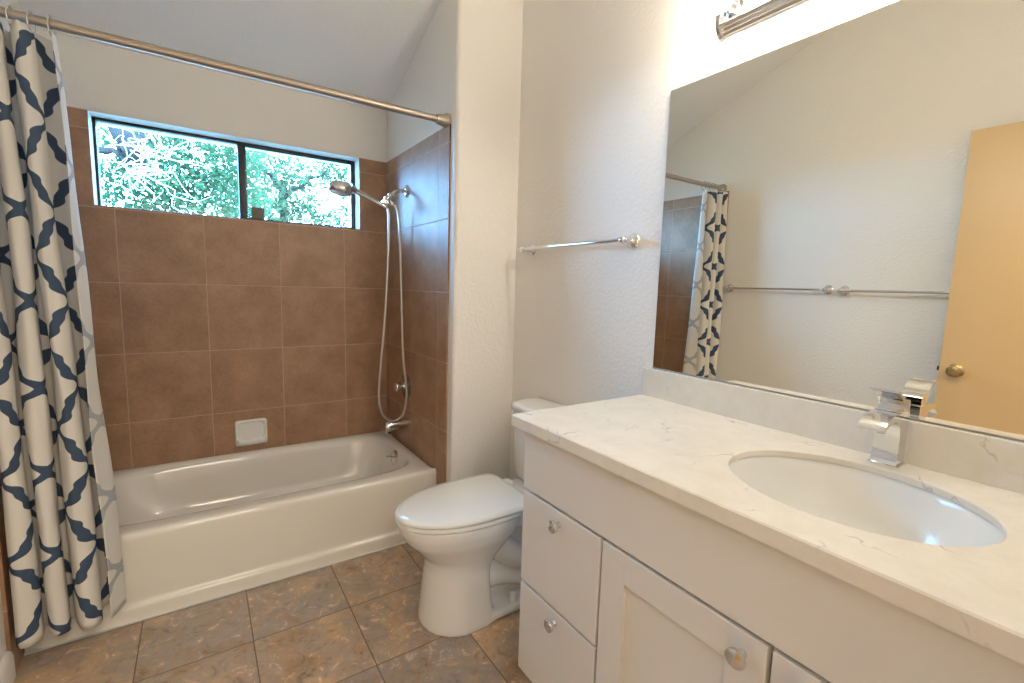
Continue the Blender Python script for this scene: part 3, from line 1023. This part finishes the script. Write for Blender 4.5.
# ------------------------------------------------------------------ vanity cabinet
FX, CX0 = 1.317, 1.337
VY0, VY1 = -1.040, YB + 0.004
van = thing('vanity_cabinet', 'white painted vanity cabinet with drawers and shaker doors', 'cabinet', (1.6, -1.66, 0))
bm = bmesh.new()
box(bm, CX0, XR - 0.002, VY0 - 0.018, VY0, 0.10, 0.8785)                     # end panels, bottom, back, face frame, toe kick
box(bm, CX0, XR - 0.002, VY1, VY1 + 0.018, 0.10, 0.8785)
box(bm, CX0, XR - 0.002, VY1 + 0.018, VY0 - 0.018, 0.10, 0.118)
box(bm, XR - 0.010, XR - 0.002, VY1 + 0.018, VY0 - 0.018, 0.118, 0.8785)
box(bm, CX0, CX0 + 0.018, VY1 + 0.018, VY0 - 0.018, 0.69, 0.8785)
box(bm, CX0, CX0 + 0.018, -1.385, -1.340, 0.118, 0.69)
box(bm, CX0, CX0 + 0.018, -1.775, -1.735, 0.118, 0.69)
box(bm, CX0, CX0 + 0.018, VY0 - 0.35, VY0 - 0.018, 0.39, 0.43)
box(bm, CX0 + 0.06, CX0 + 0.075, VY1, VY0 - 0.002, 0.0, 0.10)
box(bm, CX0 + 0.075, XR - 0.002, VY0 - 0.018, VY0 - 0.002, 0.0, 0.10)
link('carcass', bm, M['cab'], van, smooth=0)
def slab(y0, y1, z0, z1):
    return new_box(FX, CX0 + 0.0005, y1, y0, z0, z1, bev=0.0025, seg=2)
link('top_rail', slab(VY0, VY1, 0.698, 0.8775), M['cab'], van, smooth=20)
def knob(y, z, par, r=0.0175):
    bm = bmesh.new()
    lathe(bm, (FX, y, z), (-1, 0, 0), [(0, 0.0085), (0.003, 0.0085), (0.006, 0.006), (0.013, 0.006), (0.016, 0.011), (0.019, r * 0.95), (0.023, r), (0.026, r * 0.92), (0.0285, r * 0.6), (0.0295, 0.0)], 24)
    link('knob', bm, M['satin'], par)
for z0, z1 in ((0.412, 0.690), (0.122, 0.404)):
    d = link('drawer', slab(VY0 - 0.002, -1.358, z0, z1), M['cab'], van, smooth=20)
    knob(-1.207, 0.656 if z0 > 0.3 else 0.374, d)
def shaker(y0, y1, z0, z1, ky, kz):
    w = 0.072
    bm = bmesh.new()
    box(bm, FX, CX0, y0 - w, y0, z0, z1, bev=0.002, seg=2)
    box(bm, FX, CX0, y1, y1 + w, z0, z1, bev=0.002, seg=2)
    box(bm, FX + 0.0001, CX0, y1 + w - 0.001, y0 - w + 0.001, z1 - w, z1 - 0.0001, bev=0.002, seg=2)
    box(bm, FX + 0.0001, CX0, y1 + w - 0.001, y0 - w + 0.001, z0 + 0.0001, z0 + w, bev=0.002, seg=2)
    d = link('cabinet_door', bm, M['cab'], van, smooth=20)
    link('panel', new_box(FX + 0.011, CX0 - 0.001, y1 + w - 0.006, y0 - w + 0.006, z0 + w - 0.006, z1 - w + 0.006), M['cab'], d, smooth=0)
    knob(ky, kz, d, 0.0185)
shaker(-1.366, -1.752, 0.122, 0.690, -1.711, 0.650)
shaker(-1.760, -2.150, 0.122, 0.690, -1.801, 0.650)
link('filler_strip', slab(-2.156, VY1, 0.122, 0.690), M['cab'], van, smooth=20)

# countertop with an oval cut-out and a backsplash
CZ0, CZ1 = 0.8787, 0.911
cx0, cx1, cy0, cy1 = 1.291, XR - 0.001, YB + 0.002, -1.007
SX, SY, SA, SB = 1.578, -1.747, 0.184, 0.215
CH = CZ1 - 0.015                              # underside of the slab at the cut-out (the front edge is built up)
ct = thing('countertop', 'off-white veined quartz countertop with an oval sink cut-out', 'countertop', (SX, SY, CZ0))
bm = bmesh.new()
n = 160
def rect_ray(x0, x1, y0, y1, z):
    out = []
    for k in range(n):
        t = 2 * PI * k / n
        c, s = math.cos(t), math.sin(t)
        ts = []
        if c > 1e-9: ts.append((x1 - SX) / c)
        if c < -1e-9: ts.append((x0 - SX) / c)
        if s > 1e-9: ts.append((y1 - SY) / s)
        if s < -1e-9: ts.append((y0 - SY) / s)
        d = min(ts)
        out.append(Vector((SX + c * d, SY + s * d, z)))
    # snap the nearest ray to each corner
    for qx, qy in ((x0, y0), (x0, y1), (x1, y0), (x1, y1)):
        i = min(range(n), key=lambda q: (out[q] - Vector((qx, qy, z))).length)
        out[i] = Vector((qx, qy, z))
    return out
ell = lambda da, z: [Vector((SX + (SA + da) * math.cos(2 * PI * k / n), SY + (SB + da) * math.sin(2 * PI * k / n), z)) for k in range(n)]
rings = [ell(0, CH), ell(0.04, CH), ell(0.06, CZ0), rect_ray(cx0, cx1, cy0, cy1, CZ0), rect_ray(cx0, cx1, cy0, cy1, CZ1 - 0.003), rect_ray(cx0 + 0.003, cx1, cy0, cy1 - 0.003, CZ1), ell(0.002, CZ1), ell(0, CZ1 - 0.002), ell(0, CH)]
loft(bm, rings, False, False)
bmesh.ops.remove_doubles(bm, verts=bm.verts[:], dist=1e-6)
link('slab', bm, M['quartz'], ct, smooth=30)
link('backsplash', new_box(XR - 0.021, XR - 0.001, cy0, cy1, CZ1 - 0.0005, 1.008, bev=0.0015, seg=2), M['quartz'], ct, smooth=20)

sink = thing('sink_basin', 'white oval undermount sink in the quartz countertop', 'sink', (SX, SY, 0.74))
bm = bmesh.new()
rings = []
for da, z in ((0.022, CH - 0.012), (0.022, CH - 0.0005), (0.004, CH - 0.0005), (0.001, CH - 0.004), (-0.003, CH - 0.02), (-0.010, 0.845), (-0.022, 0.80), (-0.042, 0.775), (-0.070, 0.757), (-0.105, 0.747), (-0.150, 0.742), (-0.150, 0.735), (-0.10, 0.738), (-0.06, 0.75), (-0.02, 0.785), (0.002, 0.83), (0.012, CH - 0.014)):
    rings.append(ell(da, z))
loft(bm, rings + [rings[0]], False, False)
bmesh.ops.remove_doubles(bm, verts=bm.verts[:], dist=1e-6)
link('bowl', bm, simple('sink_china', (0.84, 0.82, 0.775), 0.16), sink, smooth=60)
bm = bmesh.new()
lathe(bm, (SX, SY, 0.736), (0, 0, 1), [(0, 0.0), (0, 0.062), (0.0075, 0.062), (0.009, 0.034), (0.007, 0.024), (0.007, 0.0)], 28, 0.6)
link('drain', bm, M['china'], sink)

# faucet
fa = thing('faucet', 'square chrome waterfall faucet behind the oval sink', 'faucet', (1.808, -1.7385, CZ1))
FY0, FY1 = -1.762, -1.715
bm = bmesh.new()
box(bm, 1.781, 1.835, FY0 - 0.004, FY1 + 0.004, CZ1, CZ1 + 0.006, bev=0.0015)
link('base_plate', bm, M['chrome'], fa)
def ribbon(bm, A, B, y0, y1):
    # solid between two side outlines A and B (x, z), paired point by point, extruded from y0 to y1
    va = [[bm.verts.new((x, y, z)) for x, z in A] for y in (y0, y1)]
    vb = [[bm.verts.new((x, y, z)) for x, z in B] for y in (y0, y1)]
    n = len(A)
    for k in range(n - 1):
        bm.faces.new([va[0][k], va[0][k + 1], va[1][k + 1], va[1][k]])
        bm.faces.new([vb[0][k], vb[1][k], vb[1][k + 1], vb[0][k + 1]])
        for q in (0, 1):
            bm.faces.new([va[q][k], vb[q][k], vb[q][k + 1], va[q][k + 1]])
    for k in (0, n - 1):
        bm.faces.new([va[0][k], va[1][k], vb[1][k], vb[0][k]])
def even(pts, n):
    # n points evenly spaced along a smooth line through pts (x, z)
    p = catmull([(x, 0, z) for x, z in pts], 12)
    d = [0.0]
    for a, b in zip(p, p[1:]):
        d.append(d[-1] + (b - a).length)
    out, i = [], 0
    for k in range(n):
        t = d[-1] * k / (n - 1)
        while i < len(d) - 2 and d[i + 1] < t:
            i += 1
        q = p[i].lerp(p[i + 1], (t - d[i]) / max(1e-9, d[i + 1] - d[i]))
        out.append((q.x, q.z))
    return out
bm = bmesh.new()                              # column running into the arched waterfall spout, one side outline
arch = [(p.x, p.z) for p in catmull([(1.786, 0, 0.990), (1.780, 0, 1.004), (1.766, 0, 1.014), (1.746, 0, 1.0185), (1.724, 0, 1.016), (1.706, 0, 1.009), (1.697, 0, 1.002)], 4)]
crown = [(p.x, p.z) for p in catmull([(1.690, 0, 1.006), (1.699, 0, 1.017), (1.716, 0, 1.027), (1.738, 0, 1.0325), (1.762, 0, 1.0345)], 4)]
A = [(1.782, CZ1 + 0.004), (1.786, CZ1 + 0.012), (1.7885, 0.95), (1.788, 0.975)] + arch
back = [(1.831, CZ1 + 0.004), (1.831, CZ1 + 0.012), (1.831, 0.95), (1.831, 0.975), (1.831, 1.000), (1.831, 1.020), (1.831, 1.0345), (1.812, 1.0345), (1.790, 1.0345)]
B = back + even([(x, z) for x, z in crown[::-1]], len(A) - len(back))
ribbon(bm, A, B, FY0, FY1)
link('spout', bm, M['chrome'], fa, smooth=35)
bm = bmesh.new()
box(bm, 1.780, 1.834, FY0 - 0.001, FY1 + 0.001, 1.0345, 1.0375, bev=0.001)
top = [(p.x, p.z) for p in catmull([(1.732, 0, 1.0875), (1.750, 0, 1.0855), (1.766, 0, 1.078), (1.782, 0, 1.067), (1.800, 0, 1.0625), (1.822, 0, 1.0600)], 4)]
under = [(p.x, p.z) for p in catmull([(1.793, 0, 1.0375), (1.791, 0, 1.050), (1.782, 0, 1.061), (1.766, 0, 1.072), (1.750, 0, 1.080), (1.732, 0, 1.0835)], 4)]
ribbon(bm, top + [(1.828, 1.055), (1.828, 1.0375)], under[::-1] + [(1.794, 1.0375), (1.800, 1.0375)], FY0, FY1)
link('lever_handle', bm, M['chrome'], fa, smooth=35)

# mirror
mi = thing('wall_mirror', 'large frameless mirror above the vanity backsplash', 'mirror', (XR, -1.66, 1.012))
MY0, MY1, MZ0, MZ1 = -1.039, YB + 0.02, 1.012, 1.933
link('glass', new_box(XR - 0.0065, XR - 0.0015, MY1, MY0, MZ0, MZ1), M['mirror'], mi, smooth=0)
link('backing', new_box(XR - 0.0016, XR, MY1 + 0.001, MY0 - 0.001, MZ0 + 0.001, MZ1 - 0.001), M['mirror_edge'], mi, smooth=0)
link('bottom_channel', new_box(XR - 0.009, XR, MY1, MY0, 1.0085, 1.0130), simple('grey_channel', (0.30, 0.30, 0.27), 0.4), mi, smooth=0)

# vanity light bar
LY0, LY1, LZ0, LZ1 = -1.204, -2.06, 2.027, 2.128
vlb = thing('vanity_light', 'chrome strip vanity light with globe bulbs above the mirror', 'light fixture', (XR, (LY0 + LY1) / 2, LZ0))
bm = bmesh.new()                              # ridged channel: profile (x, z) swept along y
zc = (LZ0 + LZ1) / 2
pf = [(XR, LZ0), (XR - 0.010, LZ0), (XR - 0.016, LZ0 + 0.006), (XR - 0.013, LZ0 + 0.009), (XR - 0.022, LZ0 + 0.016), (XR - 0.019, LZ0 + 0.019), (XR - 0.028, LZ0 + 0.027), (XR - 0.026, LZ0 + 0.030)]
pf = pf + [(x, 2 * zc - z) for x, z in pf[::-1]]
ys = [LY0 - 0.004, LY1 + 0.004]
a = [bm.verts.new((x, ys[0], z)) for x, z in pf]
b = [bm.verts.new((x, ys[1], z)) for x, z in pf]
for k in range(len(pf)):
    bm.faces.new([a[k], b[k], b[(k + 1) % len(pf)], a[(k + 1) % len(pf)]])
bm.faces.new(a); bm.faces.new(b[::-1])
link('back_plate', bm, M['strip'], vlb, smooth=25)
for y in (LY0, LY1):
    bm = bmesh.new()
    s = 1 if y == LY0 else -1
    pl = [(XR, LZ0 - 0.004), (XR - 0.012, LZ0 - 0.004), (XR - 0.026, LZ0 + 0.006), (XR - 0.034, LZ0 + 0.024), (XR - 0.035, zc), (XR - 0.034, LZ1 - 0.024), (XR - 0.026, LZ1 - 0.006), (XR - 0.012, LZ1 + 0.004), (XR, LZ1 + 0.004)]
    loft(bm, [[Vector((x, y - s * 0.012, z)) for x, z in pl], [Vector((x, y - s * 0.002, z)) for x, z in pl], [Vector((XR + (x - XR) * 0.8, y + s * 0.004, zc + (z - zc) * 0.9)) for x, z in pl]])
    link('end_cap', bm, M['chrome'], vlb, smooth=35)
for k in range(4):
    y = -1.252 - 0.240 * k
    bm = bmesh.new()
    lathe(bm, (XR - 0.024, y, zc + 0.012), (-1, 0, 0), [(0, 0.030), (0.004, 0.030), (0.008, 0.022), (0.030, 0.020), (0.032, 0.023), (0.038, 0.023), (0.040, 0.018), (0.041, 0.0)], 24)
    s = link('socket', bm, M['chrome'], vlb)
    bm = bmesh.new()
    c0 = 0.034
    lathe(bm, (XR - 0.024 - c0, y, zc + 0.012), (-1, 0, 0), [(0, 0.0), (0, 0.014), (0.010, 0.016)] + [(0.055 - 0.0475 * math.cos(a), 0.0475 * math.sin(a)) for a in [math.radians(q) for q in range(25, 180, 11)]] + [(0.1025, 0.0)], 28)
    link('bulb', bm, M['bulb'], s)

# ------------------------------------------------------------------ garden outside the window
bm = bmesh.new()
box(bm, -14, 16, 1.4, 26, -0.4, -0.2)
gr = link('ground_outside', bm, M['ground'], kind='structure', smooth=0)

def leaves(bm, centre, rad, count, size):
    c = Vector(centre)
    for _ in range(count):
        while True:
            p = Vector((random.uniform(-1, 1), random.uniform(-1, 1), random.uniform(-1, 1)))
            if 0.25 < p.length < 1:
                break
        p = c + Vector((p.x * rad[0], p.y * rad[1], p.z * rad[2]))
        d = Vector((random.gauss(0, 1), random.gauss(0, 1), random.gauss(0, 0.6))).normalized()
        s = d.cross(Vector((random.gauss(0, 1), random.gauss(0, 1), random.gauss(0, 1)))).normalized()
        L = size * random.uniform(0.6, 1.3)
        w = L * 0.34
        quad(bm, p - d * L * .5, p + s * w, p + d * L * .5, p - s * w)

def branch_pts(a, b, wob, n=7):
    a, b = Vector(a), Vector(b)
    return [a + (b - a) * (k / (n - 1)) + Vector((random.uniform(-wob, wob), random.uniform(-wob, wob), random.uniform(-wob, wob))) * (0 if k == 0 else 1) for k in range(n)]

def tree(name, label, base, top, r, limbs, clumps, mat, twigs=(), leafsize=0.10):
    t = thing(name, label, 'tree', base, 'trees outside the window')
    bm = bmesh.new()
    p = catmull(branch_pts((base[0], base[1], base[2] - 0.05), top, 0.05, 6), 4)
    tube(bm, p, [r * (1 - 0.45 * k / len(p)) for k in range(len(p))], 12)
    link('trunk', bm, M['bark'], t)
    for a, b, rr in limbs:
        bm = bmesh.new()
        p = catmull(branch_pts(a, b, 0.06, 6), 4)
        tube(bm, p, [rr * (1 - 0.75 * k / len(p)) for k in range(len(p))], 9)
        link('branch', bm, M['bark'], t)
    if twigs:
        bm = bmesh.new()
        for a, b, rr in twigs:
            p = catmull(branch_pts(a, b, 0.10, 6), 3)
            tube(bm, p, [rr * (1 - 0.7 * k / len(p)) for k in range(len(p))], 5)
        o = link('twigs', bm, M['twig'], t)
        o['kind'] = 'stuff'
    bm = bmesh.new()
    for c, rad, cnt in clumps:
        leaves(bm, c, rad, cnt, leafsize)
    o = link('foliage', bm, mat, t, smooth=0)
    o['kind'] = 'stuff'
    return t

def through(u, v, y):
    """point in the garden on the line of sight through pixel (u, v), at depth y"""
    d = RT * ((u - 512) / 464.2) - UP * ((v - 341.5) / 464.2) + FW
    o = Vector((0.5486, -2.0956, 1.2778))
    return o + d * ((y - o.y) / d.y)
tb = through(60, 200, 5.0)
tw = []
for k in range(26):
    a = through(random.uniform(125, 170), random.uniform(140, 185), 4.4 + random.uniform(-.3, .3))
    b = through(random.uniform(112, 205), random.uniform(128, 212), 4.2 + random.uniform(-.3, .4))
    tw.append((a, b, random.uniform(0.003, 0.006)))
tree('tree', 'leafy tree with a dark forked limb outside the left window pane', (tb.x, 5.0, -0.2), through(48, -60, 5.0), 0.20,
     [(through(56, 135, 5.0), through(128, 156, 4.8), 0.07), (through(132, 160, 4.8), through(108, 85, 5.0), 0.13), (through(122, 152, 4.8), through(180, 118, 4.7), 0.085)],
     [(through(205, 150, 5.6), (0.75, 0.4, 0.55), 2300), (through(215, 200, 5.5), (0.7, 0.4, 0.40), 1900), (through(120, 190, 5.7), (0.7, 0.4, 0.40), 1800), (through(165, 185, 5.6), (0.6, 0.4, 0.4), 1300),
      (through(170, 130, 5.8), (0.9, 0.3, 0.45), 1000), (through(105, 120, 5.8), (0.5, 0.3, 0.4), 400)], M['leaf'], tw, 0.065)
tb2 = through(280, 190, 8.0)
tree('tree', 'pale leafy tree outside the right window pane', (tb2.x, 8.0, -0.2), through(285, 180, 8.0), 0.12,
     [(through(283, 200, 8.0), through(330, 165, 7.9), 0.05), (through(285, 190, 8.0), through(250, 160, 7.9), 0.05)],
     [(through(262, 185, 8.0), (1.0, 0.7, 0.7), 2200), (through(275, 215, 7.8), (1.0, 0.6, 0.5), 1400), (through(300, 160, 8.2), (1.3, 0.7, 0.6), 1400), (through(345, 165, 8.1), (0.7, 0.6, 0.6), 800), (through(340, 215, 8.0), (0.8, 0.5, 0.4), 900)], M['leaf_pale'], (), 0.085)
